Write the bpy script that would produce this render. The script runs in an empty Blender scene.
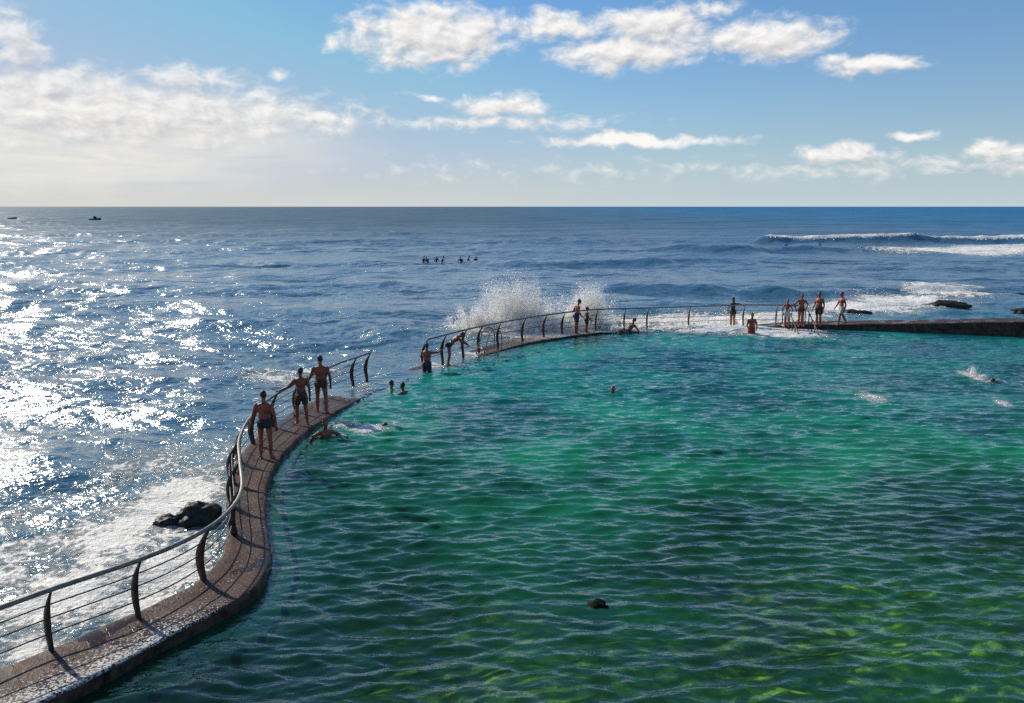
import bpy, bmesh, math, random
import numpy as np
from mathutils import Vector, Matrix, noise as mnoise

random.seed(7)
rng = np.random.default_rng(11)
S = bpy.context.scene
COL = S.collection
R = math.radians

# ------------------------------------------------------------------ camera
CAM_Z = 6.4
cd = bpy.data.cameras.new("camera")
cam = bpy.data.objects.new("camera", cd)
COL.objects.link(cam)
cam.location = (0, 0, CAM_Z)
cam.rotation_euler = (R(90 - 9.714), 0, 0)
cd.sensor_width = 36.0
cd.lens = 850.0 / 1024.0 * 36.0
cd.clip_start, cd.clip_end = 0.2, 40000
S.camera = cam

# ------------------------------------------------------------------ light
SUN_EL, SUN_AZ = 32.0, -46.0
sd = bpy.data.lights.new("sun", "SUN")
sd.energy, sd.angle, sd.color = 4.2, R(0.53), (1.0, 0.91, 0.76)
sun = bpy.data.objects.new("sun", sd)
COL.objects.link(sun)
sdir = Vector((math.cos(R(SUN_EL)) * math.sin(R(SUN_AZ)), math.cos(R(SUN_EL)) * math.cos(R(SUN_AZ)), math.sin(R(SUN_EL))))
sun.rotation_euler = sdir.to_track_quat("Z", "Y").to_euler()
sun.location = (-60, 60, 60)

S.view_settings.view_transform = "Standard"
S.view_settings.look = "None"
S.view_settings.exposure = 0.0
S.view_settings.gamma = 1.0
S.view_settings.use_curve_mapping = False
S.render.engine = "CYCLES"
S.cycles.use_denoising = False
S.cycles.max_bounces = 12
S.cycles.diffuse_bounces = 6
S.cycles.transparent_max_bounces = 12
S.cycles.caustics_reflective = False
S.cycles.caustics_refractive = False
S.cycles.sample_clamp_direct = 0.0
S.cycles.sample_clamp_indirect = 6.0


# ------------------------------------------------------------------ node helper
class NT:
    def __init__(s, tree):
        s.t = tree
        s.n, s.l = tree.nodes, tree.links

    def add(s, typ, **kw):
        nd = s.n.new(typ)
        ins = kw.pop("ins", {})
        for k, v in kw.items():
            setattr(nd, k, v)
        for k, v in ins.items():
            s.put(nd.inputs[k], v)
        return nd

    def put(s, sock, v):
        if isinstance(v, bpy.types.NodeSocket):
            s.l.new(v, sock)
        elif v is not None:
            if sock.type == "RGBA" and len(v) == 3:
                v = (*v, 1)
            sock.default_value = v

    def math(s, op, a, b=None, c=None, clamp=False):
        nd = s.n.new("ShaderNodeMath")
        nd.operation, nd.use_clamp = op, clamp
        for i, v in enumerate((a, b, c)):
            if v is not None:
                s.put(nd.inputs[i], v)
        return nd.outputs[0]

    def vmath(s, op, a, b=None, out=0):
        nd = s.n.new("ShaderNodeVectorMath")
        nd.operation = op
        s.put(nd.inputs[0], a)
        if b is not None:
            s.put(nd.inputs[1], b)
        return nd.outputs["Value" if op in ("LENGTH", "DOT_PRODUCT", "DISTANCE") else "Vector"]

    def mix(s, f, a, b, blend="MIX"):
        nd = s.n.new("ShaderNodeMix")
        nd.data_type, nd.blend_type = "RGBA", blend
        nd.clamp_factor = True
        s.put(nd.inputs[0], f)
        s.put(nd.inputs[6], a)
        s.put(nd.inputs[7], b)
        return nd.outputs[2]

    def ramp(s, x, lo, hi, to_lo=0.0, to_hi=1.0, smooth=True):
        nd = s.n.new("ShaderNodeMapRange")
        nd.interpolation_type = "SMOOTHSTEP" if smooth else "LINEAR"
        nd.clamp = True
        for i, v in enumerate((x, lo, hi, to_lo, to_hi)):
            s.put(nd.inputs[i], v)
        return nd.outputs[0]

    def noise(s, vec, scale, detail=4, rough=0.55, dist=0.0, out="Fac"):
        nd = s.n.new("ShaderNodeTexNoise")
        s.put(nd.inputs["Vector"], vec)
        nd.inputs["Scale"].default_value = scale
        nd.inputs["Detail"].default_value = detail
        nd.inputs["Roughness"].default_value = rough
        nd.inputs["Distortion"].default_value = dist
        return nd.outputs[out]

    def comb(s, x, y, z=0.0):
        nd = s.n.new("ShaderNodeCombineXYZ")
        for i, v in enumerate((x, y, z)):
            s.put(nd.inputs[i], v)
        return nd.outputs[0]


# ------------------------------------------------------------------ world: sky + clouds
W = bpy.data.worlds.new("World")
S.world = W
W.use_nodes = True
W.node_tree.nodes.clear()
w = NT(W.node_tree)
sky = w.add("ShaderNodeTexSky", sky_type="NISHITA", sun_disc=False, sun_elevation=R(SUN_EL), sun_rotation=R(SUN_AZ),
            air_density=1.0, dust_density=0.6, ozone_density=2.0, altitude=0)
gen = w.add("ShaderNodeTexCoord").outputs["Generated"]
sep = w.add("ShaderNodeSeparateXYZ", ins={0: gen})
az = w.math("MULTIPLY", w.math("ARCTAN2", sep.outputs[0], sep.outputs[1]), 180 / math.pi)
el = w.math("MULTIPLY", w.math("ARCSINE", sep.outputs[2]), 180 / math.pi)
pos = w.comb(az, el)
warp = w.noise(pos, 0.45, 3, 0.5, out="Color")
warp = w.vmath("MULTIPLY", w.vmath("SUBTRACT", warp, (0.5, 0.5, 0.5)), (2.6, 1.3, 0))
wp = w.vmath("ADD", pos, warp)
CLOUDS = [(-5.4, 10.6, 5.1, 1.9, 1), (-2.7, 11.1, 3.2, 1.3, .8), (-8.1, 10.9, 2.2, 1.3, .7), (3.1, 11.2, 3.8, .8, .8),
          (7.6, 9.6, 4.7, 1.1, 1), (9.1, 11.2, 4.1, 1.2, .85), (12.5, 11.9, 1.8, .7, .5), (16.2, 10.1, 3.9, 1.3, 1),
          (19.3, 10.8, 1.0, .5, .4), (22.0, 8.3, 2.8, .6, .9), (-29.0, 9.1, 1.7, 1.5, 1), (-28.1, 7.0, 3.5, 1.0, .8),
          (-20.0, 7.6, 3.4, .8, .7), (-24.1, 5.5, 12.4, 1.9, 1), (-27.2, 5.7, 7.7, 2.2, .8), (-14.8, 5.6, 6.7, 1.0, .7),
          (-.5, 6.4, 3.0, .8, .85), (-.8, 5.4, 7.2, .5, .55), (-5.6, 7.0, 1.3, .2, .4), (8.0, 4.2, 6.2, .45, .95),
          (5.8, 2.2, 7.8, .4, .12), (20.9, 3.0, 2.9, .7, .85), (21.3, 2.4, 7.4, .5, .38), (24.8, 4.1, 1.3, .3, .75),
          (29.2, 3.1, 1.7, .7, .95), (30.3, 2.2, 3.9, .4, .4), (-11.6, 10.0, .6, .5, .5), (-14.7, 8.0, .7, .4, .4),
          (-5.1, 2.5, 3.9, .3, .1), (-35.6, 6.0, 6.5, 3.0, .9), (35.7, 7.5, 3.4, 1.2, .9), (-13.2, 15.7, 11.8, 1.6, .6),
          (23.1, 15.4, 8.0, 1.4, .6), (-38.2, 11.9, 5.9, 1.8, .8)]
mask = None
for a, e, ww, hh, s in CLOUDS:
    q = w.vmath("LENGTH", w.vmath("MULTIPLY", w.vmath("SUBTRACT", wp, (a, e, 0)), (.8 / ww, .8 / hh, 0)))
    v = w.math("MULTIPLY_ADD", q, -s, s)
    mask = v if mask is None else w.math("MAXIMUM", mask, v)
stretch = w.vmath("MULTIPLY", pos, (1.0, 1.7, 1.0))
n1 = w.noise(stretch, 0.55, 8, 0.6, 0.3)
n2 = w.noise(w.vmath("ADD", stretch, (-0.35, 0.55, 0)), 0.55, 8, 0.6, 0.3)
dens = w.math("ADD", w.math("MULTIPLY_ADD", w.math("SUBTRACT", n1, 0.5), 1.45, 0.07), mask)
alpha = w.ramp(dens, 0.0, 0.70)
alpha = w.math("MULTIPLY", alpha, w.ramp(mask, -0.45, 0.12))
mask2 = None
for a, e, ww, hh, s in CLOUDS[:18] + CLOUDS[21:22] + CLOUDS[24:25]:
    q = w.vmath("LENGTH", w.vmath("MULTIPLY", w.vmath("SUBTRACT", wp, (a + .25, e - .55, 0)), (.8 / ww, .8 / hh, 0)))
    v = w.math("MULTIPLY_ADD", q, -s, s)
    mask2 = v if mask2 is None else w.math("MAXIMUM", mask2, v)
side_l = w.math("SUBTRACT", w.math("MAXIMUM", mask, -.2), w.math("MAXIMUM", mask2, -.2))
lit = w.math("ADD", w.math("MULTIPLY_ADD", w.math("SUBTRACT", n1, n2), 2.2, 0.60), w.math("MULTIPLY", side_l, .75), clamp=True)
ccol = w.mix(lit, (0.54, 0.54, 0.56), (1.0, 0.97, 0.93))
# sky tone: Nishita plus the pale sea air low over the horizon
skyc = w.vmath("MINIMUM", w.vmath("MULTIPLY", sky.outputs[0], (0.041, 0.074, 0.104)), (0.36, 0.50, 0.74))
skyc = w.mix(0.17, skyc, (0.60, 0.68, 0.74))
hs = w.add("ShaderNodeHueSaturation", ins={"Saturation": 1.18, "Value": 1.0, "Color": skyc})
airf = w.math("POWER", 2.718, w.math("MULTIPLY", w.math("MAXIMUM", el, 0), -1 / 5.5))
left = w.ramp(az, 25, -35)
airc = w.mix(left, (0.55, 0.63, 0.69), (0.71, 0.685, 0.635))
airk = w.math("MULTIPLY", airf, 0.95)
s1 = w.mix(airk, hs.outputs[0], airc)
# the broad veil of thin cloud towards the sun
veil = w.vmath("LENGTH", w.vmath("MULTIPLY", w.vmath("SUBTRACT", wp, (-31, 3.9, 0)), (1 / 25.0, 1 / 4.3, 0)))
vn = w.noise(w.vmath("MULTIPLY", pos, (.12, .9, 1)), 1.0, 6, .6, .4)
va = w.math("MULTIPLY", w.ramp(veil, 1.0, .35), w.ramp(vn, .25, .62, .35, .95))
s1 = w.mix(va, s1, (0.84, 0.82, 0.76))
s2 = w.mix(w.math("MULTIPLY", alpha, w.ramp(az, -22, -8, .72, .95)), s1, ccol)
# below the horizon
s3 = w.mix(w.ramp(el, -0.6, -0.2), (0.05, 0.09, 0.13), s2)
bg = w.add("ShaderNodeBackground", ins={"Color": s3, "Strength": 1.0})
wo = w.add("ShaderNodeOutputWorld", ins={"Surface": bg.outputs[0]})
W.cycles.sampling_method = "MANUAL"
W.cycles.sample_map_resolution = 512


# ------------------------------------------------------------------ object helpers
def link(name, me, mat=None, parent=None):
    o = bpy.data.objects.new(name, me)
    COL.objects.link(o)
    if mat is not None and me is not None and not me.materials:
        me.materials.append(mat)
    if parent is not None:
        o.parent = parent
    return o


def tag(o, label, cat, group=None, kind=None):
    if label:
        o["label"] = label
    if cat:
        o["category"] = cat
    if group:
        o["group"] = group
    if kind:
        o["kind"] = kind
    return o


def empty(name, loc, rz=0.0):
    o = bpy.data.objects.new(name, None)
    COL.objects.link(o)
    o.location, o.rotation_euler = loc, (0, 0, rz)
    o.empty_display_size = 0.2
    return o


def mesh_from(name, verts, faces, smooth=True):
    me = bpy.data.meshes.new(name)
    me.from_pydata([tuple(v) for v in verts], [], faces)
    me.validate()
    if smooth:
        me.polygons.foreach_set("use_smooth", [True] * len(me.polygons))
    me.update()
    return me


def sweep(pts, rad, seg=10, flat=None, up=Vector((0, 0, 1))):
    """tube along pts; rad a number or list; flat=(a,b) per-ring scale pairs for an oval bar"""
    pts = [Vector(p) for p in pts]
    n = len(pts)
    V, F = [], []
    for i, p in enumerate(pts):
        t = (pts[min(i + 1, n - 1)] - pts[max(i - 1, 0)]).normalized()
        ref = up if abs(t.dot(up)) < 0.95 else Vector((0, 1, 0))
        b1 = t.cross(ref).normalized()
        b2 = b1.cross(t)
        r = rad[i] if isinstance(rad, (list, tuple)) else rad
        fa, fb = flat if flat else (1, 1)
        for k in range(seg):
            a = 2 * math.pi * k / seg
            V.append(p + b1 * (r * fa * math.cos(a)) + b2 * (r * fb * math.sin(a)))
    for i in range(n - 1):
        for k in range(seg):
            F.append((i * seg + k, i * seg + (k + 1) % seg, (i + 1) * seg + (k + 1) % seg, (i + 1) * seg + k))
    F.append(tuple(range(seg))[::-1])
    F.append(tuple((n - 1) * seg + k for k in range(seg)))
    return V, F


def catmull(pts, step):
    P = [np.array(p, float) for p in pts]
    P = [2 * P[0] - P[1]] + P + [2 * P[-1] - P[-2]]
    out = []
    for i in range(1, len(P) - 2):
        m = max(2, int(np.linalg.norm(P[i + 1] - P[i]) / step))
        for k in range(m):
            t = k / m
            a, b, c, d = P[i - 1], P[i], P[i + 1], P[i + 2]
            out.append(.5 * (2 * b + (c - a) * t + (2 * a - 5 * b + 4 * c - d) * t * t + (3 * b - a - 3 * c + d) * t ** 3))
    out.append(P[-2])
    return np.array(out)


def mat(name):
    m = bpy.data.materials.new(name)
    m.use_nodes = True
    m.node_tree.nodes.clear()
    t = NT(m.node_tree)
    t.out = t.add("ShaderNodeOutputMaterial")
    return m, t


def simple(name, c1, c2, scale=6, rough=0.5, metal=0.0, bump=0.15, bscale=40, coord="Object", spec=0.5):
    m, t = mat(name)
    co = t.add("ShaderNodeTexCoord").outputs[coord]
    n = t.noise(co, scale, 6, 0.6)
    col = t.mix(t.ramp(n, .35, .65), c1, c2)
    b = t.add("ShaderNodeBump", ins={"Strength": bump, "Distance": 0.01, "Height": t.noise(co, bscale, 4, .6)})
    p = t.add("ShaderNodeBsdfPrincipled", ins={"Base Color": col, "Roughness": rough, "Metallic": metal, "Normal": b.outputs[0],
                                               "Specular IOR Level": spec})
    t.put(t.out.inputs[0], p.outputs[0])
    return m


M = {}
M["post"] = simple("post_metal", (.030, .020, .016), (.085, .042, .026), 7, .5, .35, .25, 45)
M["rail"] = simple("rail_steel", (.16, .14, .12), (.30, .27, .23), 12, .44, .7, .05, 80)
M["rod"] = simple("rod_steel", (.07, .07, .07), (.14, .13, .12), 12, .4, .7, .05, 80)
M["rock"] = simple("wet_rock", (.008, .008, .007), (.028, .026, .020), 5, .55, 0, 1.0, 14, spec=.3)
M["weed_rock"] = simple("weed_rock", (.004, .005, .003), (.016, .015, .009), 6, .85, 0, 1.0, 16, spec=.08)
M["skin_tan"] = simple("skin_tan", (.27, .060, .028), (.34, .080, .037), 8, .5, 0, .04, 60)
M["skin_dark"] = simple("skin_deep_tan", (.22, .050, .024), (.28, .066, .033), 8, .5, 0, .04, 60)
M["skin_fair"] = simple("skin_fair", (.42, .23, .15), (.48, .27, .18), 8, .5, 0, .04, 60)
M["hair_dark"] = simple("hair_dark", (.012, .009, .007), (.03, .02, .015), 60, .5, 0, .4, 90)
M["hair_brown"] = simple("hair_brown", (.05, .028, .015), (.09, .05, .028), 60, .5, 0, .4, 90)
M["cloth_black"] = simple("swimwear_black", (.012, .012, .014), (.025, .025, .03), 30, .7, 0, .1, 120)
M["cloth_brown"] = simple("swimwear_brown", (.05, .018, .012), (.075, .028, .018), 30, .7, 0, .1, 120)
M["cloth_navy"] = simple("swimwear_navy", (.012, .018, .05), (.02, .03, .075), 30, .7, 0, .1, 120)
M["cloth_red"] = simple("swimwear_red", (.30, .03, .02), (.36, .045, .03), 30, .7, 0, .1, 120)
M["cloth_pale"] = simple("swimwear_pale", (.42, .45, .43), (.5, .53, .5), 30, .7, 0, .1, 120)
M["neoprene"] = simple("neoprene", (.01, .01, .012), (.02, .02, .024), 30, .6, 0, .1, 120)
M["board"] = simple("surfboard_white", (.6, .58, .52), (.7, .68, .62), 4, .3, 0, .02, 40)
M["hull_dark"] = simple("boat_dark", (.02, .02, .024), (.04, .04, .045), 2, .4, 0, .05, 10)
M["hull_grey"] = simple("boat_grey", (.28, .28, .27), (.36, .36, .35), 2, .4, 0, .05, 10)

# wet walkway stone: reddish brown flags, dark joints, drying salt, thin foam left by the waves
m, t = mat("walkway_stone")
geo = t.add("ShaderNodeNewGeometry")
pw = geo.outputs["Position"]
br = t.add("ShaderNodeTexBrick", offset=0.5, ins={"Scale": 1.0, "Mortar Size": 0.012, "Mortar Smooth": 0.3, "Bias": 0.0,
           "Brick Width": 0.62, "Row Height": 0.31, "Color1": (.080, .030, .020), "Color2": (.040, .017, .013), "Mortar": (.016, .011, .010)})
rotv = t.add("ShaderNodeVectorRotate", rotation_type="Z_AXIS", ins={"Vector": pw, "Angle": R(52)})
t.put(br.inputs["Vector"], rotv.outputs[0])
n = t.noise(pw, 1.7, 6, .65)
c = t.mix(t.ramp(n, .38, .7), br.outputs[0], (.085, .044, .032))
fo = t.add("ShaderNodeAttribute", attribute_name="foam").outputs["Fac"]
fn = t.noise(pw, 26, 5, .72)
fm = t.ramp(t.math("ADD", fn, t.math("MULTIPLY", fo, .17)), .635, .68)
c = t.mix(fm, c, (.74, .71, .65))
nz = t.add("ShaderNodeSeparateXYZ", ins={0: geo.outputs["Normal"]}).outputs[2]
side = t.ramp(nz, .75, .4)
alg = t.mix(t.ramp(t.noise(pw, 5, 6, .65), .35, .65), (.024, .018, .013), (.10, .062, .042))
c = t.mix(side, c, alg)
pud = t.ramp(t.noise(pw, 1.1, 5, .6, .4), .53, .61)
pud = t.math("MULTIPLY", pud, t.math("SUBTRACT", 1.0, fm))
c = t.mix(t.math("MULTIPLY", pud, .55), c, (.035, .022, .018))
stn = t.ramp(t.noise(t.vmath("MULTIPLY", pw, (1, 1, .3)), 4.5, 7, .7), .54, .70)
c = t.mix(t.math("MULTIPLY", stn, .45), c, (.028, .024, .018))
bh = t.math("ADD", t.math("MULTIPLY", br.outputs["Fac"], -.5), t.noise(pw, 22, 6, .6))
b = t.add("ShaderNodeBump", ins={"Strength": t.math("MULTIPLY_ADD", pud, -.5, .6), "Distance": .02, "Height": bh})
ro = t.math("ADD", t.ramp(t.noise(pw, 2.6, 5, .6), .35, .65, .42, .65), t.math("MULTIPLY", fm, .3))
ro = t.mix(pud, ro, (.10, .10, .10))
p = t.add("ShaderNodeBsdfPrincipled", ins={"Base Color": c, "Roughness": ro, "Normal": b.outputs[0], "Specular IOR Level": .13})
t.put(t.out.inputs[0], p.outputs[0])
M["stone"] = m

# open sea
m, t = mat("sea_water")
geo = t.add("ShaderNodeNewGeometry")
pw = geo.outputs["Position"]
sx = t.add("ShaderNodeSeparateXYZ", ins={0: pw})
X, Y = sx.outputs[0], sx.outputs[1]
A = lambda nm: t.add("ShaderNodeAttribute", attribute_name=nm).outputs["Fac"]
foam, lost, depth = A("foam"), A("lost"), A("shoal")
ps = t.vmath("MULTIPLY", pw, (1.0, 1.0, 0.0))
big = t.noise(ps, .035, 4, .6)
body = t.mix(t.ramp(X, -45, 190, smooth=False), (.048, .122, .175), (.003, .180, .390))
body = t.mix(t.ramp(X, 500, -2200, smooth=False), body, (.20, .25, .28))  # paler towards the far left: sun glint sheen put into the body colour
body = t.mix(depth, body, (.010, .165, .200))
body = t.mix(t.math("MULTIPLY", t.ramp(big, .4, .65), .6), body, (.008, .058, .115))
h = None
# ripples of every size; each dies out at the distance where it can no longer be resolved
for sc_, y0_, y1_, am in ((9.0, 30, 70, .034), (3.1, 50, 150, .095), (1.05, 120, 350, .20), (.38, 260, 900, .50), (.12, 600, 2500, 1.4), (.04, 1200, 5000, 4.0)):
    nn_ = t.noise(t.vmath("MULTIPLY", ps, (.7, 1.0, 0)), sc_, 3, .55, .5)
    hh_ = t.math("MULTIPLY", nn_, t.ramp(Y, y0_, y1_, am, 0.0))
    h = hh_ if h is None else t.math("ADD", h, hh_)
# foam pattern: torn lace, denser where the surf is thick
f1 = t.noise(ps, 1.1, 8, .68, .5)
f2 = t.noise(ps, 6.5, 5, .7, .3)
vor = t.add("ShaderNodeTexVoronoi", feature="DISTANCE_TO_EDGE", ins={"Vector": t.vmath("ADD", ps, t.vmath("MULTIPLY", t.noise(ps, 1.5, 3, .6, out="Color"), (.9, .9, 0))), "Scale": 1.7})
lace = t.ramp(vor.outputs["Distance"], .16, .0)
fp = t.math("ADD", t.math("MULTIPLY", f1, .52), t.math("MULTIPLY", f2, .48))
fp = t.math("ADD", fp, t.math("MULTIPLY", lace, .10))
fm = t.ramp(t.math("ADD", fp, t.math("MULTIPLY", foam, .43)), .755, .87)
fm = t.math("MULTIPLY", fm, t.ramp(foam, .02, .2))
col = t.mix(t.math("MULTIPLY", t.ramp(foam, .1, .9), .35), body, (.16, .30, .31))
fh = t.math("MULTIPLY", t.math("ADD", f2, f1), t.math("MULTIPLY", fm, .10))
bp = t.add("ShaderNodeBump", ins={"Strength": 1.0, "Distance": 1.0, "Height": t.math("ADD", h, fh)})
fr = t.add("ShaderNodeFresnel", ins={"IOR": 1.333, "Normal": bp.outputs[0]})
kf = t.math("MINIMUM", t.math("MULTIPLY_ADD", fr.outputs[0], 2.5, .04), t.ramp(t.math("LOGARITHM", Y, 10), 1.7, 2.6, .85, .18))
# light welling up from inside the water hardly follows the ripples
upn = t.vmath("NORMALIZE", t.vmath("ADD", t.vmath("MULTIPLY", bp.outputs[0], (.62, .62, .62)), (0, 0, .38)))
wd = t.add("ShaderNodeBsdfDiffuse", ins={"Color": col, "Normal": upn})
wg = t.add("ShaderNodeBsdfGlossy", ins={"Roughness": t.ramp(t.math("LOGARITHM", Y, 10), 1.6, 2.8, .17, .36), "Normal": bp.outputs[0]})
wat = t.add("ShaderNodeMixShader", ins={0: kf, 1: wd.outputs[0], 2: wg.outputs[0]})
fs = t.add("ShaderNodeBsdfPrincipled", ins={"Base Color": (.95, .90, .81), "Roughness": .45, "Normal": bp.outputs[0]})
mx = t.add("ShaderNodeMixShader", ins={0: fm, 1: wat.outputs[0], 2: fs.outputs[0]})
t.put(t.out.inputs[0], mx.outputs[0])
M["sea"] = m

# pool water: clear surface over turbid green water, the floor shows where it is shallow
m, t = mat("pool_water")
geo = t.add("ShaderNodeNewGeometry")
pw = geo.outputs["Position"]
A = lambda nm: t.add("ShaderNodeAttribute", attribute_name=nm).outputs["Fac"]
foam, depth, blue = A("foam"), A("depth"), A("blue")
ps = t.vmath("MULTIPLY", pw, (1.0, 1.0, 0.0))
r1 = t.noise(t.vmath("MULTIPLY", ps, (.55, 1.0, 0)), 3.2, 4, .55, .3)
r2 = t.noise(t.vmath("MULTIPLY", ps, (.7, 1.0, 0)), 11, 3, .5, .2)
Yp = t.add("ShaderNodeSeparateXYZ", ins={0: pw}).outputs[1]
r3 = t.noise(t.vmath("MULTIPLY", ps, (.5, 1.0, 0)), 1.25, 3, .55, .4)
h = t.math("ADD", t.math("MULTIPLY", r1, t.ramp(Yp, 12, 30, .035, .065)), t.math("MULTIPLY", r2, .006))
h = t.math("ADD", h, t.math("MULTIPLY", r3, t.ramp(Yp, 14, 34, .0, .20)))
f1 = t.noise(ps, 2.2, 7, .68, .5)
f2 = t.noise(ps, 9.0, 5, .7, .3)
fp = t.math("ADD", t.math("MULTIPLY", f1, .5), t.math("MULTIPLY", f2, .5))
fm = t.math("MULTIPLY", t.ramp(t.math("ADD", fp, t.math("MULTIPLY", foam, .45)), .72, .92), t.ramp(foam, .02, .2))
bp = t.add("ShaderNodeBump", ins={"Strength": 1.0, "Distance": 1.0, "Height": t.math("ADD", h, t.math("MULTIPLY", fm, t.math("MULTIPLY", f2, .08)))})
big = t.noise(ps, .22, 5, .6, .4)
g1 = t.mix(t.ramp(big, .35, .68), (.004, .095, .040), (.012, .300, .100))
g2 = t.mix(t.ramp(big, .35, .68), (.002, .095, .115), (.008, .280, .215))
body = t.mix(blue, g1, g2)
body = t.mix(A("murk"), body, (.005, .050, .036))
upn = t.vmath("NORMALIZE", t.vmath("ADD", t.vmath("MULTIPLY", bp.outputs[0], (.4, .4, .4)), (0, 0, .6)))
dif = t.add("ShaderNodeBsdfDiffuse", ins={"Color": body, "Normal": upn})
tra = t.add("ShaderNodeBsdfTransparent", ins={"Color": (.64, .96, .54)})
under = t.add("ShaderNodeMixShader", ins={0: t.ramp(depth, 0, 1, .20, .97), 1: tra.outputs[0], 2: dif.outputs[0]})
fr = t.add("ShaderNodeFresnel", ins={"IOR": 1.333, "Normal": bp.outputs[0]})
gl = t.add("ShaderNodeBsdfGlossy", ins={"Color": (1, 1, 1), "Roughness": .06, "Normal": bp.outputs[0]})
top = t.add("ShaderNodeMixShader", ins={0: t.math("MINIMUM", t.math("MULTIPLY", fr.outputs[0], 1.5), t.ramp(Yp, 14, 40, .9, .38)), 1: under.outputs[0], 2: gl.outputs[0]})
fs = t.add("ShaderNodeBsdfPrincipled", ins={"Base Color": (.80, .79, .76), "Roughness": .6, "Normal": bp.outputs[0]})
mx = t.add("ShaderNodeMixShader", ins={0: fm, 1: top.outputs[0], 2: fs.outputs[0]})
t.put(t.out.inputs[0], mx.outputs[0])
M["pool"] = m

# pool floor: weedy boulders and pale yellow-green sand between them; the bright yellow patches paint in caustic light
m, t = mat("pool_floor")
pw = t.add("ShaderNodeNewGeometry").outputs["Position"]
n1 = t.noise(pw, .55, 6, .62, .4)
n2 = t.noise(pw, 3.2, 6, .65)
vor = t.add("ShaderNodeTexVoronoi", feature="F1", ins={"Vector": t.vmath("ADD", pw, t.vmath("MULTIPLY", t.noise(pw, 2, 3, .6, out="Color"), (.5, .5, 0))), "Scale": 2.6})
c = t.mix(t.ramp(n1, .40, .60), (.050, .080, .016), (.44, .52, .09))
c = t.mix(t.ramp(n2, .42, .68), c, (.78, .72, .20))
c = t.mix(t.ramp(vor.outputs["Distance"], .25, .6, 0, .75), c, (.02, .028, .010))
b = t.add("ShaderNodeBump", ins={"Strength": .8, "Distance": .1, "Height": n2})
p = t.add("ShaderNodeBsdfPrincipled", ins={"Base Color": c, "Roughness": .8, "Normal": b.outputs[0]})
t.put(t.out.inputs[0], p.outputs[0])
M["floor"] = m

# flying spray
m, t = mat("spray")
d = t.add("ShaderNodeBsdfDiffuse", ins={"Color": (.95, .93, .90)})
tl = t.add("ShaderNodeBsdfTranslucent", ins={"Color": (.95, .93, .90)})
mx = t.add("ShaderNodeMixShader", ins={0: .5, 1: d.outputs[0], 2: tl.outputs[0]})
t.put(t.out.inputs[0], mx.outputs[0])
M["spray"] = m

# ------------------------------------------------------------------ plan of the place (metres; the sea is z = 0)
INN = [(-14.5, -2.0), (-11.5, 2.0), (-8.6, 5.6), (-6.75, 8.6), (-5.75, 10.2), (-5.15, 11.35), (-4.65, 12.2), (-4.25, 13.1), (-4.33, 14.4),
       (-4.85, 16), (-5.42, 17.9), (-5.77, 19.7), (-5.87, 21.5), (-5.78, 23.5), (-5.42, 25.8), (-4.95, 28), (-4.2, 30.4),
       (-3.2, 32.6), (-2.2, 34.6), (-1.2, 36.2), (.2, 38.4), (1.5, 40), (3.0, 41.4), (4.6, 42.5), (6.9, 43.1), (9.5, 43.6),
       (12, 44.1), (14.5, 44.3), (17.3, 44.06), (21.4, 43.0), (25.4, 41.65), (32, 39.3), (45, 35)]
ITOP = [.2] * 9 + [.17, .15, .14, .13, .12, .11, .05, -.02, -.06, -.06, .0, .08, .12, .13, .12, .07, -.03, -.05, .2, .3, .5, .75, .9, 1.0]
IWID = [1.2] * 6 + [1.15, 1.1, 1.1, 1.1, 1.2, 1.25, 1.3, 1.35, 1.35, 1.35, 1.35, 1.3, 1.3, 1.3, 1.2, 1.1, 1.0, 1.0, 1.1, 1.2, 1.3, 1.4, 1.5, 1.6, 1.7, 1.8, 1.8]
RK = 1.022
RAIL1 = [(-14.8, -.5), (-12.0, 3.2), (-9.5, 6.8), (-7.06, 9.98), (-6.38, 10.92), (-5.6, 11.91), (-5.15, 12.8), (-5.0, 13.8), (-5.15, 15.0), (-5.75, 16.8), (-6.3, 18.5),
         (-6.65, 20.3), (-6.8, 22), (-6.72, 23.9), (-6.4, 26), (-5.95, 28.1), (-5.2, 30.3)]
RAIL1 = [(x * RK, y * RK) for x, y in RAIL1]
inn = catmull([(x, y, z, ww) for (x, y), z, ww in zip(INN, ITOP, IWID)], .25)
# near the railing the wall ends a hand's breadth outside its posts
r1 = catmull([(x, y, 0) for x, y in RAIL1], .1)[:, :2]
dr = np.sqrt(((inn[:, None, :2] - r1[None]) ** 2).sum(-1)).min(1) + .14
kb = np.clip((30.5 - inn[:, 1]) / 2, 0, 1) * (inn[:, 0] < 0)
inn[:, 3] = inn[:, 3] * (1 - kb) + np.convolve(np.pad(dr, 4, "edge"), np.ones(9) / 9, "valid") * kb
tan = np.gradient(inn[:, :2], axis=0)
tan /= np.linalg.norm(tan, axis=1)[:, None]
nrm = np.stack([-tan[:, 1], tan[:, 0]], 1)           # towards the sea
out = inn[:, :2] + nrm * inn[:, 3:4]


def smooth01(x):
    x = np.clip(x, 0, 1)
    return x * x * (3 - 2 * x)


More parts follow.
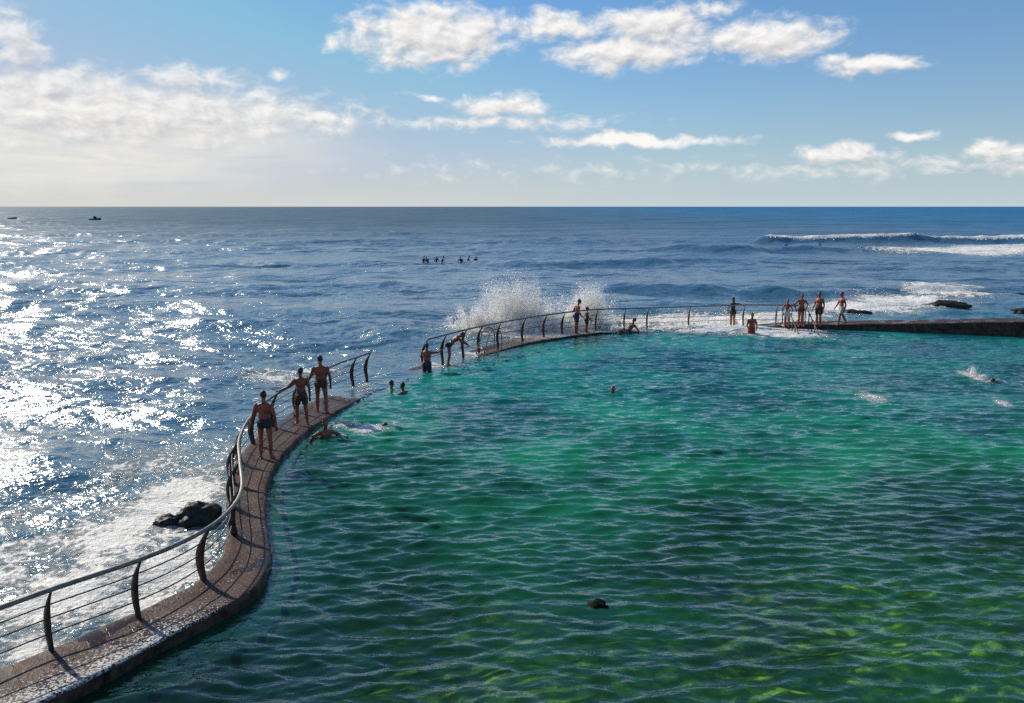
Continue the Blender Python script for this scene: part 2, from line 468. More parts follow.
# ------------------------------------------------------------------ water surface, one ground-hugging grid cut into sea and pool
def waves(x, y, comps, cell_x, cell_y):
    hgt = np.zeros_like(x)
    lost = np.zeros_like(x)
    tot = 0.0
    for kx, ky, ph, a, sharp in comps:
        L = 2 * math.pi / max(abs(ky), 1e-3)
        Lx = 2 * math.pi / max(abs(kx), 1e-3)
        k = smooth01((L / cell_y - 1.8) / 1.8) * smooth01((Lx / cell_x - 2.2) / 2.0)
        s = np.sin(kx * x + ky * y + ph)
        if sharp > 1:
            s = 2 * ((s + 1) / 2) ** sharp - (1 - .5 * (sharp - 1) * .55)
        hgt += a * k * s
        e = (a * a) * (kx * kx + ky * ky)
        lost += e * (1 - k)
        tot += e
    return hgt, np.sqrt(lost / tot)


def comps(n, lmin, lmax, main, spread, steep, power, sharp, seed):
    r = np.random.default_rng(seed)
    C = []
    for i in range(n):
        L = lmin * (lmax / lmin) ** ((i + r.random()) / n)
        th = main + r.normal() * spread
        k = 2 * math.pi / L
        a = steep / k / math.sqrt(n) * (L / lmin) ** power
        C.append((k * math.sin(th), k * math.cos(th), r.random() * 6.283, a, sharp))
    return C


SEA = comps(72, .40, 20, R(200), .62, .34, -.20, 1.5, 3) + comps(8, 24, 60, R(190), .2, .022, 0, 1.0, 4)
POOL = comps(44, .24, 1.1, R(184), .42, .27, -.12, 2.0, 5) + comps(14, .34, .58, R(176), .20, .23, 0, 2.4, 6) + comps(5, 1.6, 4, R(170), .5, .035, 0, 1.0, 8)


def ridge(x, y, x0, x1, yc, slope, hgt, wf, wb, ends):
    yy = y - (yc + slope * (x - x0)) - .6 * np.sin(x * .21 + yc)
    g = np.where(yy < 0, np.exp(-(yy / wf) ** 2), np.exp(-(yy / wb) ** 2))
    e = smooth01((x - x0) / ends) * smooth01((x1 - x) / ends)
    return hgt * g * e


RIDGES = [(40, 140, 148, .05, 1.45, 1.6, 5.0, 5), (16, 60, 118, .03, .75, 1.8, 5, 8), (-6, 30, 97, .02, .55, 1.6, 4.5, 8),
          (5, 18, 65, .0, .50, 1.4, 3.5, 4), (-14, -4, 88, .0, .5, 1.8, 4, 4), (-4, 20, 150, .0, .6, 2.5, 7, 8), (-40, -8, 190, .0, .7, 3, 8, 12),
          (-11.5, -5.8, 32.5, .15, .28, .9, 1.6, 1.5), (-20, -9, 46, .1, .3, 1.2, 2.5, 3), (14, 40, 62, .2, .4, 1.0, 3.0, 6)]
FOAM = [(-7.6, 13.5, 1.5, 1.9, 1.0), (-7.7, 16.2, 1.6, 2.4, 1), (-7.5, 18.2, 1.3, 2.8, 1.05), (-10.1, 17.3, 1.3, 1.8, .5), (-7.6, 20.9, .5, 2.2, .5),
        (-7.2, 11.8, .9, .9, .9), (-9.4, 14.7, 1.1, 2.3, .8), (-8.8, 31.1, 1.9, 1.5, .8), (-6.9, 31.5, 1.5, 1.5, .5), (-10.4, 30.7, 1.1, 1.1, .4),
        (.9, 44.6, 4.9, 4.2, 1.2), (-2.0, 40.7, 1.9, 2.5, .5), (6.3, 47.5, 4.2, 4.0, 1.2), (11.1, 47.6, 4.6, 4.6, 1.9), (14.6, 47.5, 3.4, 4.2, 1.2),
        (8.3, 47.2, 1.7, 2.9, .7), (17.0, 49.8, 2.9, 2.8, .9), (22.6, 54.9, 3.3, 4.2, 1.35), (27.4, 58.6, 3.6, 4.8, 1.35), (33.1, 64.0, 3.4, 4.2, 1.35),
        (36.8, 68.9, 2.0, 2.6, .8), (19.5, 51.7, 2.4, 2.5, .8), (26.2, 51.7, 3.7, 1.5, .4), (54.8, 121.6, 6.6, 7.0, 1.2), (64.6, 126.2, 10.5, 12.5, 1.35),
        (75.2, 129.1, 7.5, 12.2, 1.35), (51.7, 123.3, 4.3, 4.2, .7), (85.8, 129.1, 9.1, 12.2, 1.35), (-12, 10.5, 2.5, 3.5, .9), (-6.2, 14.6, .9, 1.8, 1.1), (-6.0, 12.9, .7, 1.0, 1.1), (-3.2, 34.4, 1.2, 1.6, .62), (-1.6, 37.2, 1.2, 1.6, .7), (-5.2, 29.6, .8, 1.6, .55), (-9.0, 20.5, 1.8, 3.0, .62), (-11.5, 16, 2, 3, .6)]
PFOAM = [(-4.2, 24.1, .82, .68, 1), (-5.1, 24.5, .53, .59, .8), (12.2, 28.2, .68, 1.23, .9), (16.2, 27.3, .46, .87, .8), (17.6, 31.8, .46, 1.55, 1),
         (5.3, 18.6, .41, .97, .35), (10.9, 45.2, 3.6, 2.6, 1.9), (13.9, 43.4, 2.4, 2.2, 1.6), (6.6, 43.2, 2.6, .5, .5), (-5.5, 23.7, .4, .66, .4), (-2.2, 34.0, .7, 1.3, .6), (-4.9, 27.6, .35, 1.4, .5), (-3.5, 31.6, .5, 1.0, .55), (1.5, 39.6, 1.4, .8, .5)]


def blobs(x, y, L):
    f = np.zeros_like(x)
    for cx, cy, rx, ry, s in L:
        q = ((x - cx) / rx) ** 2 + ((y - cy) / ry) ** 2
        f = np.maximum(f, s * np.exp(-q * .9))
    return f


def build_water():
    u = np.arange(-.70, .7001, .00155)
    side = .70 + np.cumsum(.0022 * 1.035 ** np.arange(70))
    u = np.concatenate([-side[::-1], u, side]).astype(np.float64)
    y0, y1 = 5.2, 9000.0
    n_r = 860
    Yr = 1 / np.linspace(1 / y0, 1 / y1, n_r)
    extra = [1 / np.linspace(1 / 13.0, 1 / 52.0, 480)]
    for a_, b_, st_ in ((60, 68, .3), (85, 91, .5), (93, 101, .4), (114, 126, .5), (144, 160, .45), (184, 196, .8), (29, 36, .1)):
        extra.append(np.arange(a_, b_, st_))
    Yr = np.unique(np.concatenate([Yr] + extra))
    Yr = Yr[np.concatenate([[True], np.diff(Yr) > Yr[1:] ** 2 * 2e-6])]
    n_r = len(Yr)
    Xg = Yr[:, None] * u[None, :]
    Yg = np.repeat(Yr[:, None], len(u), 1)
    cy_ = np.repeat(np.abs(np.gradient(Yr))[:, None], len(u), 1)
    cx_ = Yg * np.gradient(u)[None, :]
    sea_h, lost = waves(Xg, Yg, SEA, cx_, cy_)
    for rr in RIDGES:
        sea_h += ridge(Xg, Yg, *rr)
    near = Yg < 75
    pool_h = np.zeros_like(Xg)
    pool_h[near], _ = waves(Xg[near], Yg[near], POOL, cx_[near], cy_[near])
    gust = np.sin(Xg * .33 + 1.1 * np.sin(Yg * .21)) * np.sin(Yg * .29 + .8 * np.sin(Xg * .27 + 1)) + .6 * np.sin(Xg * .83 - Yg * .5) * np.sin(Yg * .71 + 2)
    pool_h *= np.clip(.98 + .2 * gust, .6, 1.4)
    # ring waves round the swimmers
    for cx, cy in ((3.49, 28.8), (-4.0, 29.1), (17.3, 31.2), (-4.3, 24.1), (12.1, 42.5), (5.4, 42.2)):
        rr_ = np.hypot(Xg - cx, Yg - cy)
        pool_h += .022 * np.sin(rr_ * 9.5) * np.exp(-((rr_ - .9) / .9) ** 2) * near
    # distance to the wall line
    line = inn[::2]
    d = np.full(Xg.shape, 50.0)
    sel = (Yg < 70) & (np.abs(Xg) < 60)
    xs, ys = Xg[sel], Yg[sel]
    dd = np.full(xs.shape, 1e9)
    for (a, b_) in line[:, :2]:
        np.minimum(dd, (xs - a) ** 2 + (ys - b_) ** 2, out=dd)
    d[sel] = np.sqrt(dd)
    # inside the pool?
    poly = np.concatenate([inn[:, :2], [(80, 20), (80, -30), (-14.5, -30)]])
    def inside(px, py):
        r = np.zeros(px.shape, bool)
        n = len(poly)
        for i in range(n):
            x1_, y1_ = poly[i]
            x2_, y2_ = poly[(i + 1) % n]
            if y1_ == y2_:
                continue
            c_ = (y1_ > py) != (y2_ > py)
            r ^= c_ & (px < (x2_ - x1_) * (py - y1_) / (y2_ - y1_) + x1_)
        return r
    ins = inside(Xg, Yg)
    spill = 0.22 * np.exp(-((Xg - 11) / 3.2) ** 2 - ((Yg - 44.4) / 1.6) ** 2)
    amp_sea = smooth01(d / 7) * .8 + .2
    z = np.where(ins, pool_h * smooth01((d + .1) / 1.2), sea_h * np.where(d < .15, .1, amp_sea)) + spill
    z = np.where(Yg > 4000, z * np.clip((9000 - Yg) / 5000, 0, 1), z)
    fo = blobs(Xg, Yg, FOAM)
    # whitecaps on the crests of the far breakers and thin streaks where small crests spill
    yy = Yg - (148 + .05 * (Xg - 40)) - .6 * np.sin(Xg * .21 + 148)
    gap = .55 + .45 * np.sin(Xg * .23 + 1.0) * np.sin(Xg * .11 + .3)
    crest = np.exp(-((yy + .15) / .9) ** 2) * smooth01((Xg - 42) / 4) * np.clip(.45 + gap, 0, 1)
    fo = np.maximum(fo, 1.4 * crest)
    yy = Yg - (32.5 + .15 * (Xg + 11.5)) - .6 * np.sin(Xg * .21 + 32.5)
    fo = np.maximum(fo, .8 * np.exp(-((yy) / .7) ** 2) * smooth01((Xg + 11.5) / 1.5) * smooth01((-5.8 - Xg) / 1.5))
    wallfoam = np.exp(-(d / 1.6) ** 2) * .65 * ((Yg > 36) | (Yg < 24))
    fo = np.where(ins, 0, np.maximum(fo, wallfoam))
    cap = smooth01((sea_h - .17) / .2) * .28 * (Yg < 90) * ~ins
    fo = np.maximum(fo, cap * (Xg < 0) + cap * .5 * (Xg >= 0))
    pf = np.where(ins, blobs(Xg, Yg, PFOAM), 0)
    fo = np.maximum(fo, pf)
    shoal = np.exp(-(d / 16) ** 2) * .8 + .35 * smooth01((Xg + 5) / 40) * smooth01((160 - Yg) / 120)
    shoal = np.clip(shoal * smooth01((Xg + 16) / 18), 0, 1)
    ns = np.sin(Xg * .55 + 1.3) * np.sin(Yg * .43 + Xg * .2) * .16 + np.sin(Xg * 1.3 + Yg * .6) * np.sin(Yg * 1.1 - .7) * .08
    depth = smooth01((Yg - 10.9) / 12.5 + ns + .06 + .20 * np.clip(-(Xg - 1.5) / 5, -1, 1))
    murk = .85 * smooth01((2.2 - Xg) / 6 + ns * 1.5) * smooth01((27 - Yg) / 9)
    murk = np.clip(murk + .4 * smooth01((Xg - 8) / 8 + ns) * smooth01((Yg - 22) / 8) * smooth01((42 - Yg) / 10), 0, 1)
    blue = smooth01((Yg - 15) / 20 + .20 * ns)
    nr, nc = Xg.shape
    idx = np.arange(nr * nc).reshape(nr, nc)
    quads = np.stack([idx[:-1, :-1], idx[:-1, 1:], idx[1:, 1:], idx[1:, :-1]], -1).reshape(-1, 4)
    fin = (ins[:-1, :-1] & ins[1:, 1:] & ins[:-1, 1:] & ins[1:, :-1]).reshape(-1)
    allv = np.stack([Xg, Yg, z], -1).reshape(-1, 3)
    res = []
    for name, selq in (("sea", ~fin), ("pool_water", fin)):
        q = quads[selq]
        used = np.unique(q)
        remap = np.zeros(nr * nc, np.int64)
        remap[used] = np.arange(len(used))
        q = remap[q]
        me = bpy.data.meshes.new(name)
        me.vertices.add(len(used))
        me.vertices.foreach_set("co", allv[used].astype(np.float32).ravel())
        me.loops.add(q.size)
        me.loops.foreach_set("vertex_index", q.astype(np.int32).ravel())
        me.polygons.add(len(q))
        me.polygons.foreach_set("loop_start", np.arange(0, q.size, 4, dtype=np.int32))
        me.polygons.foreach_set("use_smooth", np.ones(len(q), bool))
        me.update(calc_edges=True)
        atts = {"foam": fo}
        atts.update({"lost": lost, "shoal": shoal} if name == "sea" else {"depth": depth, "blue": blue, "murk": murk})
        for an, av in atts.items():
            at = me.attributes.new(an, "FLOAT", "POINT")
            at.data.foreach_set("value", av.reshape(-1)[used].astype(np.float32))
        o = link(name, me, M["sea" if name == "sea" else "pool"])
        o["kind"] = "structure"
        res.append(o)
    return res


build_water()

# pool floor: uneven, shallow below the camera and falling away
gx, gy = np.meshgrid(np.linspace(-16, 60, 190), np.linspace(-4, 50, 200))
fz = -1.0 - 1.5 * smooth01((gy - 9) / 22)
for k, (sx_, sy_, am) in enumerate(((.9, 1.1, .12), (1.9, 1.6, .09), (3.1, 3.5, .06), (.35, .4, .2))):
    fz += am * np.sin(gx * sx_ + k + 1.3 * np.sin(gy * sy_ * .6)) * np.sin(gy * sy_ + 2 * k + np.sin(gx * sx_ * .8))
fv = np.stack([gx, gy, fz], -1).reshape(-1, 3)
nn = 190
ff = [(r_ * nn + c_, r_ * nn + c_ + 1, (r_ + 1) * nn + c_ + 1, (r_ + 1) * nn + c_) for r_ in range(199) for c_ in range(nn - 1)]
o = link("pool_floor", mesh_from("pool_floor", fv, ff), M["floor"])
o["kind"] = "structure"


# ------------------------------------------------------------------ the pool wall you walk on
def wall_mesh(i0, i1, name):
    V, F, fo = [], [], []
    prof = [(0.0, None), (0.0, -.06), (.02, -.012), (.05, 0), (.2, 0), (.35, 0), (.5, 0), (.65, 0), (.8, 0), (.95, 0), (.985, -.012), (1.0, -.06), (1.0, None)]
    m_ = len(prof)
    for i in range(i0, i1):
        for f, dz in prof:
            p = inn[i, :2] + nrm[i] * inn[i, 3] * f
            z = -2.6 if dz is None else inn[i, 2] + dz
            nse = mnoise.noise(Vector((p[0] * 1.7, p[1] * 1.7, z * 2)))
            if dz is not None:
                z += .025 * nse - .02 * (1 - abs(f - .5) * 2)
            else:
                p = p + nrm[i] * (.1 if f == 1 else -.1)
            p = p + nrm[i] * .03 * mnoise.noise(Vector((p[0] * 2.3, p[1] * 2.3, 4 + f)))
            V.append((p[0], p[1], z))
            near = np.clip((13.0 - inn[i, 1]) / 1.5, 0, 1)
            fo.append(near * np.clip(1.15 - f * 1.5, 0, 1) + (1 - near) * (.12 + .85 * float(np.clip((inn[i, 1] - 38) / 3, 0, 1) * np.clip((13 - inn[i, 0]) / 3, 0, 1))))
    for i in range(i1 - i0 - 1):
        for k in range(m_ - 1):
            F.append((i * m_ + k, (i + 1) * m_ + k, (i + 1) * m_ + k + 1, i * m_ + k + 1))
    F.append(tuple(range(m_)))
    F.append(tuple((i1 - i0 - 1) * m_ + k for k in range(m_))[::-1])
    me = mesh_from(name, V, F)
    at = me.attributes.new("foam", "FLOAT", "POINT")
    at.data.foreach_set("value", np.array(fo, np.float32))
    return me


split = int(np.argmin(np.abs(inn[:, 0] - 13.0) + (inn[:, 1] < 40) * 99))
o = link("pool_wall", wall_mesh(0, split + 1, "pool_wall"), M["stone"])
tag(o, "low wet reddish brown stone wall curving from the near corner out along the pool edge", "pool wall")
o = link("pool_wall", wall_mesh(split + 1, len(inn), "pool_wall"), M["stone"])
tag(o, "thick straight concrete wall rising towards the right edge behind the swimmers' pool", "pool wall")

# ------------------------------------------------------------------ railings
RAIL2 = [(-3.6, 32.9), (-2.95, 34.2), (-2.2, 35.7), (-1.3, 37.2), (-.1, 38.9), (1.3, 40.6), (2.7, 42.0), (4.3, 43.1), (6.9, 43.75), (9.3, 44.3), (12.2, 45.0), (14.1, 45.0), (15.8, 44.9)]


def railing(path, posts, top_range, label, base_z, hgt, lean=.2):
    P = catmull([(x, y, 0) for x, y in path], .12)
    T = np.gradient(P[:, :2], axis=0)
    T /= np.linalg.norm(T, axis=1)[:, None]
    N = np.stack([T[:, 1], -T[:, 0]], 1)          # towards the pool
    s = np.concatenate([[0], np.cumsum(np.linalg.norm(np.diff(P[:, :2], axis=0), axis=1))])
    rt = empty("railing", (*P[0, :2], 0))
    off = Vector((*P[0, :2], 0))

    def at(i, z, dn):
        return Vector((P[i, 0] + N[i, 0] * dn, P[i, 1] + N[i, 1] * dn, base_z(i, P) + z)) - off
    prof = lambda q: -.11 * math.sin(q * math.pi * .9) + lean * q * q      # outward belly, top hooking back over the walk
    i0, i1 = (np.argmin(np.abs(s - v)) for v in top_range)
    V, F = sweep([at(i, hgt, prof(1.0)) for i in range(i0, i1)], .036, 10)
    link("handrail", mesh_from("handrail", V, F), M["rail"], rt)
    for q in (.26, .49, .72):
        V, F = sweep([at(i, hgt * q, prof(q) - .0) for i in range(i0, i1)], .012, 6)
        link("rod", mesh_from("rod", V, F), M["rod"], rt)
    for sp in posts:
        i = int(np.argmin(np.abs(s - sp)))
        pts, rad = [], []
        for k in range(13):
            q = k / 12
            pts.append(at(i, -.45 * (k == 0) + hgt * q * .985, prof(q)))
            rad.append(.058 + .022 * math.sin(math.pi * min(1, q * 1.15)) - .038 * max(0, q - .55) / .45)
        tn = Vector((T[i, 0], T[i, 1], 0))
        V, F = sweep(pts, rad, 12, (.5, 1.0), up=Vector((N[i, 0], N[i, 1], 0)))
        link("post", mesh_from("post", V, F), M["post"], rt)
    tag(rt, label, "railing")
    return rt, s, P


def arc_at(path, pts):
    P = catmull([(x, y, 0) for x, y in path], .12)
    s = np.concatenate([[0], np.cumsum(np.linalg.norm(np.diff(P[:, :2], axis=0), axis=1))])
    return [s[np.argmin(np.hypot(P[:, 0] - x, P[:, 1] - y))] for x, y in pts], s[-1]


p1, L1 = arc_at(RAIL1, [(x * RK, y * RK) for x, y in [(-13.5, 1.3), (-12.0, 3.2), (-10.4, 5.5), (-8.7, 7.8), (-7.4, 9.5), (-6.38, 10.92), (-5.6, 11.91), (-5.05, 13.2), (-5.2, 15.2), (-5.75, 16.8), (-6.25, 18.35),
                        (-6.6, 19.95), (-6.78, 21.6), (-6.74, 23.4), (-6.5, 25.2), (-6.1, 27.4), (-5.6, 29.2), (-5.25, 30.2)]])
p1 = [v for v in p1 if v > .5]
railing(RAIL1, p1, (0, L1), "long curving steel railing with dark curved posts along the near left walkway", lambda i, P: .16 - .08 * float(np.clip((P[i, 1] - 13) / 8, 0, 1)), 1.0)
wz = lambda i, P: .12
p2, L2 = arc_at(RAIL2, [(-3.5, 33.1), (-2.85, 34.4), (-2.1, 35.9), (-1.45, 37.0), (-.6, 38.2), (.5, 39.7), (1.6, 40.9), (2.5, 41.8), (4.35, 43.1), (5.8, 43.5), (7.0, 43.75), (9.3, 44.3), (12.3, 45.0), (14.1, 45.0)])
railing(RAIL2, p2, (.25, L2 - .2), "far railing behind the standing man and child, half lost in white spray", wz, 1.1, .22)


# ladders into the pool
def ladder(loc, rz, wid, drop, label, slope=.55, bars=4):
    rt = empty("pool_ladder", loc, rz)
    for sx_ in (-wid / 2, wid / 2):
        pts = [(sx_, .62, 0), (sx_, .62, .62), (sx_, .55, .84), (sx_, .38, .95), (sx_, .18, .93), (sx_, .02, .8), (sx_, -.06, .55), (sx_, -.06 - slope * .3, .1), (sx_, -.06 - slope, -drop)]
        c_ = catmull(pts, .05)
        V, F = sweep(c_, .026, 8, up=Vector((1, 0, 0)))
        link("side_rail", mesh_from("side_rail", V, F), M["rail"], rt)
    for k in range(bars):
        z = .12 - k * .3
        y = -.06 - slope * (.55 - z) * .6
        V, F = sweep([(-wid / 2, y, z), (wid / 2, y, z)], .024, 8)
        link("rung", mesh_from("rung", V, F), M["rail"], rt)
    tag(rt, label, "ladder")


ladder((-1.15, 36.75, .15), R(-58), .62, 1.2, "steel pool ladder with arched grab rails at the curve of the far railing")
# stepped entry with two sloping handrails
st = empty("step_handrail", (14.9, 44.2, .2), R(180))
for sx_ in (-.5, .5):
    top = [(sx_, -.7, .95), (sx_, 0, .95), (sx_, .5, .7), (sx_, 2.2, -.25), (sx_, 2.6, -.6)]
    V, F = sweep(catmull(top, .1), .03, 8, up=Vector((1, 0, 0)))
    link("handrail", mesh_from("handrail", V, F), M["post"], st)
    for k, yy_ in enumerate((-.7, -.1, .45, .95, 1.4, 1.85)):
        zt = .95 if yy_ < .1 else .95 - (yy_ - .05) * .56
        V, F = sweep([(sx_, yy_, -1.0), (sx_, yy_, zt)], .03, 8, up=Vector((1, 0, 0)))
        link("post", mesh_from("post", V, F), M["post"], st)
tag(st, "dark handrails of the steps going down into the pool beside the bathers", "handrail")


# ------------------------------------------------------------------ rocks
def rock(loc, sx_, sy_, sz_, seed, label, group=None, sub=4):
    bm = bmesh.new()
    bmesh.ops.create_icosphere(bm, subdivisions=sub, radius=1)
    for v in bm.verts:
        d_ = v.co.normalized()
        k = 1 + .38 * mnoise.noise(d_ * 1.3 + Vector((seed, 0, 0))) + .22 * mnoise.noise(d_ * 3.1 + Vector((0, seed, 0))) + .16 * (.5 - abs(mnoise.noise(d_ * 4.5 + Vector((0, seed, seed))))) + .10 * mnoise.noise(d_ * 9 + Vector((0, 0, seed)))
        v.co = Vector((d_.x * sx_ * k, d_.y * sy_ * k, d_.z * sz_ * k))
    me = bpy.data.meshes.new("rock")
    bm.to_mesh(me)
    bm.free()
    me.polygons.foreach_set("use_smooth", [True] * len(me.polygons))
    o = link("rock", me, M["rock"])
    o.location = loc
    return tag(o, label, "rock", group)


rock((-6.5, 16.75, .05), .40, .34, .30, 1.3, "larger of two wet black rocks in the foam beside the near railing", "rocks beside the railing")
rock((-7.08, 16.6, .0), .24, .2, .15, 4.1, "small flat black rock left of the larger one in the foam", "rocks beside the railing")
rock((28.1, 54.9, .0), 1.25, .9, .32, 7.7, "broad dark rock in the surf beyond the wall on the right", "rocks in the right surf")
rock((20.6, 50.6, -.1), 1.0, .6, .38, 9.2, "low dark rock in white water behind the walking bather", "rocks in the right surf")
rock((31.9, 52.6, -.1), .7, .5, .26, 2.8, "dark rock near the right edge, nearest the thick wall", "rocks in the right surf")
rock((36.5, 61.0, -.1), .8, .5, .3, 12.8, "dark rock at the far right end of the diagonal surf line", "rocks in the right surf")
rock((1.38, 12.95, -.19), .31, .27, .22, 5.5, "lone dark weedy rock just breaking the green pool surface in front").data.materials[0] = M["weed_rock"]


# ------------------------------------------------------------------ people
def icoverts(sub):
    bm = bmesh.new()
    bmesh.ops.create_icosphere(bm, subdivisions=sub, radius=1)
    v = [tuple(x.co) for x in bm.verts]
    f = [tuple(y.index for y in x.verts) for x in bm.faces]
    bm.free()
    return v, f


ICO = icoverts(3)


class Blob:
    """overlapping tapered limbs and ellipsoids, fused into one continuous skin by a voxel remesh"""
    def __init__(s):
        s.V, s.F = [], []

    def ell(s, c, r, rot=None):
        b0 = len(s.V)
        mt = rot if rot is not None else Matrix.Identity(3)
        for x, y, z in ICO[0]:
            s.V.append(Vector(c) + mt @ Vector((x * r[0], y * r[1], z * r[2])))
        s.F += [tuple(i + b0 for i in f) for f in ICO[1]]

    def limb(s, a, b, ra, rb, bulge=0.0, n=7, seg=14):
        a, b = Vector(a), Vector(b)
        pts = [a.lerp(b, i / (n - 1)) for i in range(n)]
        rad = [ra + (rb - ra) * i / (n - 1) + bulge * math.sin(math.pi * (i / (n - 1)) ** .8) for i in range(n)]
        V, F = sweep(pts, rad, seg, up=Vector((0.13, .95, .1)))
        b0 = len(s.V)
        s.V += V
        s.F += [tuple(i + b0 for i in f) for f in F]
        s.ell(a, (ra, ra, ra))
        s.ell(b, (rb, rb, rb))

    def skin(s, name, voxel, keep=None):
        me = mesh_from(name, s.V, s.F)
        o = bpy.data.objects.new("tmp", me)
        COL.objects.link(o)
        rm = o.modifiers.new("r", "REMESH")
        rm.mode, rm.voxel_size, rm.use_smooth_shade = "VOXEL", voxel, True
        sm = o.modifiers.new("s", "SMOOTH")
        sm.factor, sm.iterations = .5, 3
        dg = bpy.context.evaluated_depsgraph_get()
        res = bpy.data.meshes.new_from_object(o.evaluated_get(dg))
        res.name = name
        bpy.data.objects.remove(o)
        bpy.data.meshes.remove(me)
        if keep:
            bm = bmesh.new()
            bm.from_mesh(res)
            bmesh.ops.delete(bm, geom=[v for v in bm.verts if not keep(v.co)], context="VERTS")
            bm.to_mesh(res)
            bm.free()
        res.polygons.foreach_set("use_smooth", [True] * len(res.polygons))
        return res


def nv(v):
    return Vector(v).normalized()


def person(loc, face, label, group=None, h=1.75, lean=(0, 0), turn=0, aL=((-.25, 0, -1), (-.1, .2, -1)), aR=((.25, 0, -1), (.1, .2, -1)),
           lL=((-.03, .02, -1), (-.02, -.06, -1)), lR=((.03, .02, -1), (.02, -.06, -1)), skin="skin_tan", hair="hair_dark", long_hair=False,
           wear="brief", cloth="cloth_black", girth=1.0, female=False, pelvis=None, voxel=.013, fingers=True, child=False, nod=0.0, base="feet"):
    """built facing +Y at 1.75 m, then scaled; face = heading in degrees; limbs are unit directions (left = -X)"""
    k = h / 1.75
    B = Blob()
    pz = .93 if pelvis is None else pelvis / k
    pel = Vector((0, 0, pz))
    ld = nv((lean[0], lean[1], 1.0))
    side = Vector((1, 0, 0))
    fwd = side.cross(ld) * -1
    tm = Matrix((side, -fwd if fwd.y < 0 else fwd, ld)).transposed()
    fw = tm @ Vector((0, 1, 0))
    g = girth
    sw = (.165 if female else .19)
    hw = (.17 if female else .155)
    def T(x, y, z):
        return pel + tm @ Vector((x, y, z))
    # trunk
    B.ell(T(0, 0, .0), (hw * g, .115 * g, .13), tm)
    B.ell(T(0, .012 * g, .14), ((.125 if female else .145) * g, .10 * g + .02 * (g - 1), .15), tm)
    B.ell(T(0, .005, .34), ((.145 if female else .165) * g, .112 * g, .18), tm)
    B.ell(T(0, -.01, .44), (sw * .9, .085, .075), tm)
    B.ell(T(-.075, -.075, -.06), (.085 * g, .085 * g, .095), tm)
    B.ell(T(.075, -.075, -.06), (.085 * g, .085 * g, .095), tm)
    if female:
        for sx_ in (-.07, .07):
            B.ell(T(sx_, .105, .33), (.062, .055, .06), tm)
    else:
        for sx_ in (-.08, .08):
            B.ell(T(sx_, .075, .37), (.085, .05, .07), tm)
    # neck, head
    neck = T(0, -.01, .50)
    hd = T(0, .03 + nod * .06, .70 - abs(nod) * .02)
    hr = Matrix.Rotation(R(turn), 3, "Z")
    f2 = hr @ fw
    B.limb(neck - ld * .05, hd - ld * .04, .058, .052)
    hm = hr @ tm
    HS = 1.12 if child else 1.0
    B.ell(hd, (.074 * HS, .093 * HS, .112 * HS), hm)
    B.ell(hd + hm @ Vector((0, .028, -.065)), (.056, .062, .055), hm)
    B.ell(hd + hm @ Vector((0, .099, -.012)), (.014, .022, .026), hm)
    B.ell(hd + hm @ Vector((0, .088, -.062)), (.028, .012, .010), hm)
    B.ell(hd + hm @ Vector((0, .082, .022)), (.055, .018, .014), hm)
    for sx_ in (-1, 1):
        B.ell(hd + hm @ Vector((sx_ * .077, -.008, -.012)), (.012, .022, .034), hm)
    # arms
    hands = []
    for sx_, (d1, d2) in ((-1, aL), (1, aR)):
        sh = T(sx_ * sw, -.01, .43)
        d1, d2 = nv(d1), nv(d2)
        e_ = sh + d1 * .295
        w_ = e_ + d2 * .255
        r_ = .88 if female or child else 1.0
        B.ell(sh, (.062 * r_, .06 * r_, .065 * r_))
        B.limb(sh, e_, .050 * r_, .040 * r_, .007)
        B.limb(e_, w_, .041 * r_, .027 * r_, .006)
        pd = nv(d2 * .9 + Vector((0, 0, -.1)))
        lat = nv(pd.cross(Vector((0, 1, 0))) if abs(pd.y) < .9 else pd.cross(Vector((0, 0, 1))))
        nrm_ = pd.cross(lat)
        pc = w_ + pd * .05
        B.ell(pc, (.03, .03, .05), Matrix((lat, nrm_, pd)).transposed() if lat.cross(nrm_).dot(pd) > 0 else Matrix((lat, -nrm_, pd)).transposed())
        if fingers:
            for q, (off_, ln) in enumerate(((-.03, .062), (-.01, .075), (.01, .072), (.029, .055))):
                a_ = pc + pd * .035 + lat * off_
                m1 = a_ + pd * ln * .6 + lat * off_ * .15
                B.limb(a_, m1, .0105, .0095, n=3, seg=8)
                B.limb(m1, m1 + nv(pd + nrm_ * .5) * ln * .5, .0095, .008, n=3, seg=8)
            ths = -1 if lat.dot(Vector((sx_, 0, 0))) > 0 else 1
            a_ = w_ + pd * .025 + lat * ths * .02
            B.limb(a_, a_ + nv(pd * .7 + lat * ths * .7) * .055, .013, .010, n=3, seg=8)
        hands.append(w_)
    # legs
    hips = []
    for sx_, (d1, d2) in ((-1, lL), (1, lR)):
        hp = T(sx_ * .088 * (.5 + .5 * g), 0, -.035)
        d1, d2 = nv(d1), nv(d2)
        kn = hp + d1 * .43
        an = kn + d2 * .40
        hips.append((hp, kn, an))
        B.limb(hp, kn, .085 * (.6 + .4 * g), .056, .004)
        B.limb(kn, an, .054, .036, .012)
        B.ell(kn.lerp(an, .28) + Vector((0, -.018, 0)), (.047, .05, .095))
        toe = Vector((sx_ * .25, 1, 0)).normalized()
        if d2.z > -.35:
            toe = nv(toe * .3 + d2)
        B.limb(an + Vector((0, -.025, -.035)), an + toe * .15 + Vector((0, 0, -.055)), .034, .026)
        B.limb(an, an + toe * .05 + Vector((0, 0, -.045)), .037, .036)
    low = min(v.z for v in B.V)
    zoff = -low if base == "feet" else 0.0
    rt = empty("person", loc, -R(face))
    rt.scale = (k, k, k)
    bo = link("body", B.skin("body", voxel), M[skin], rt)
    bo.location.z = zoff
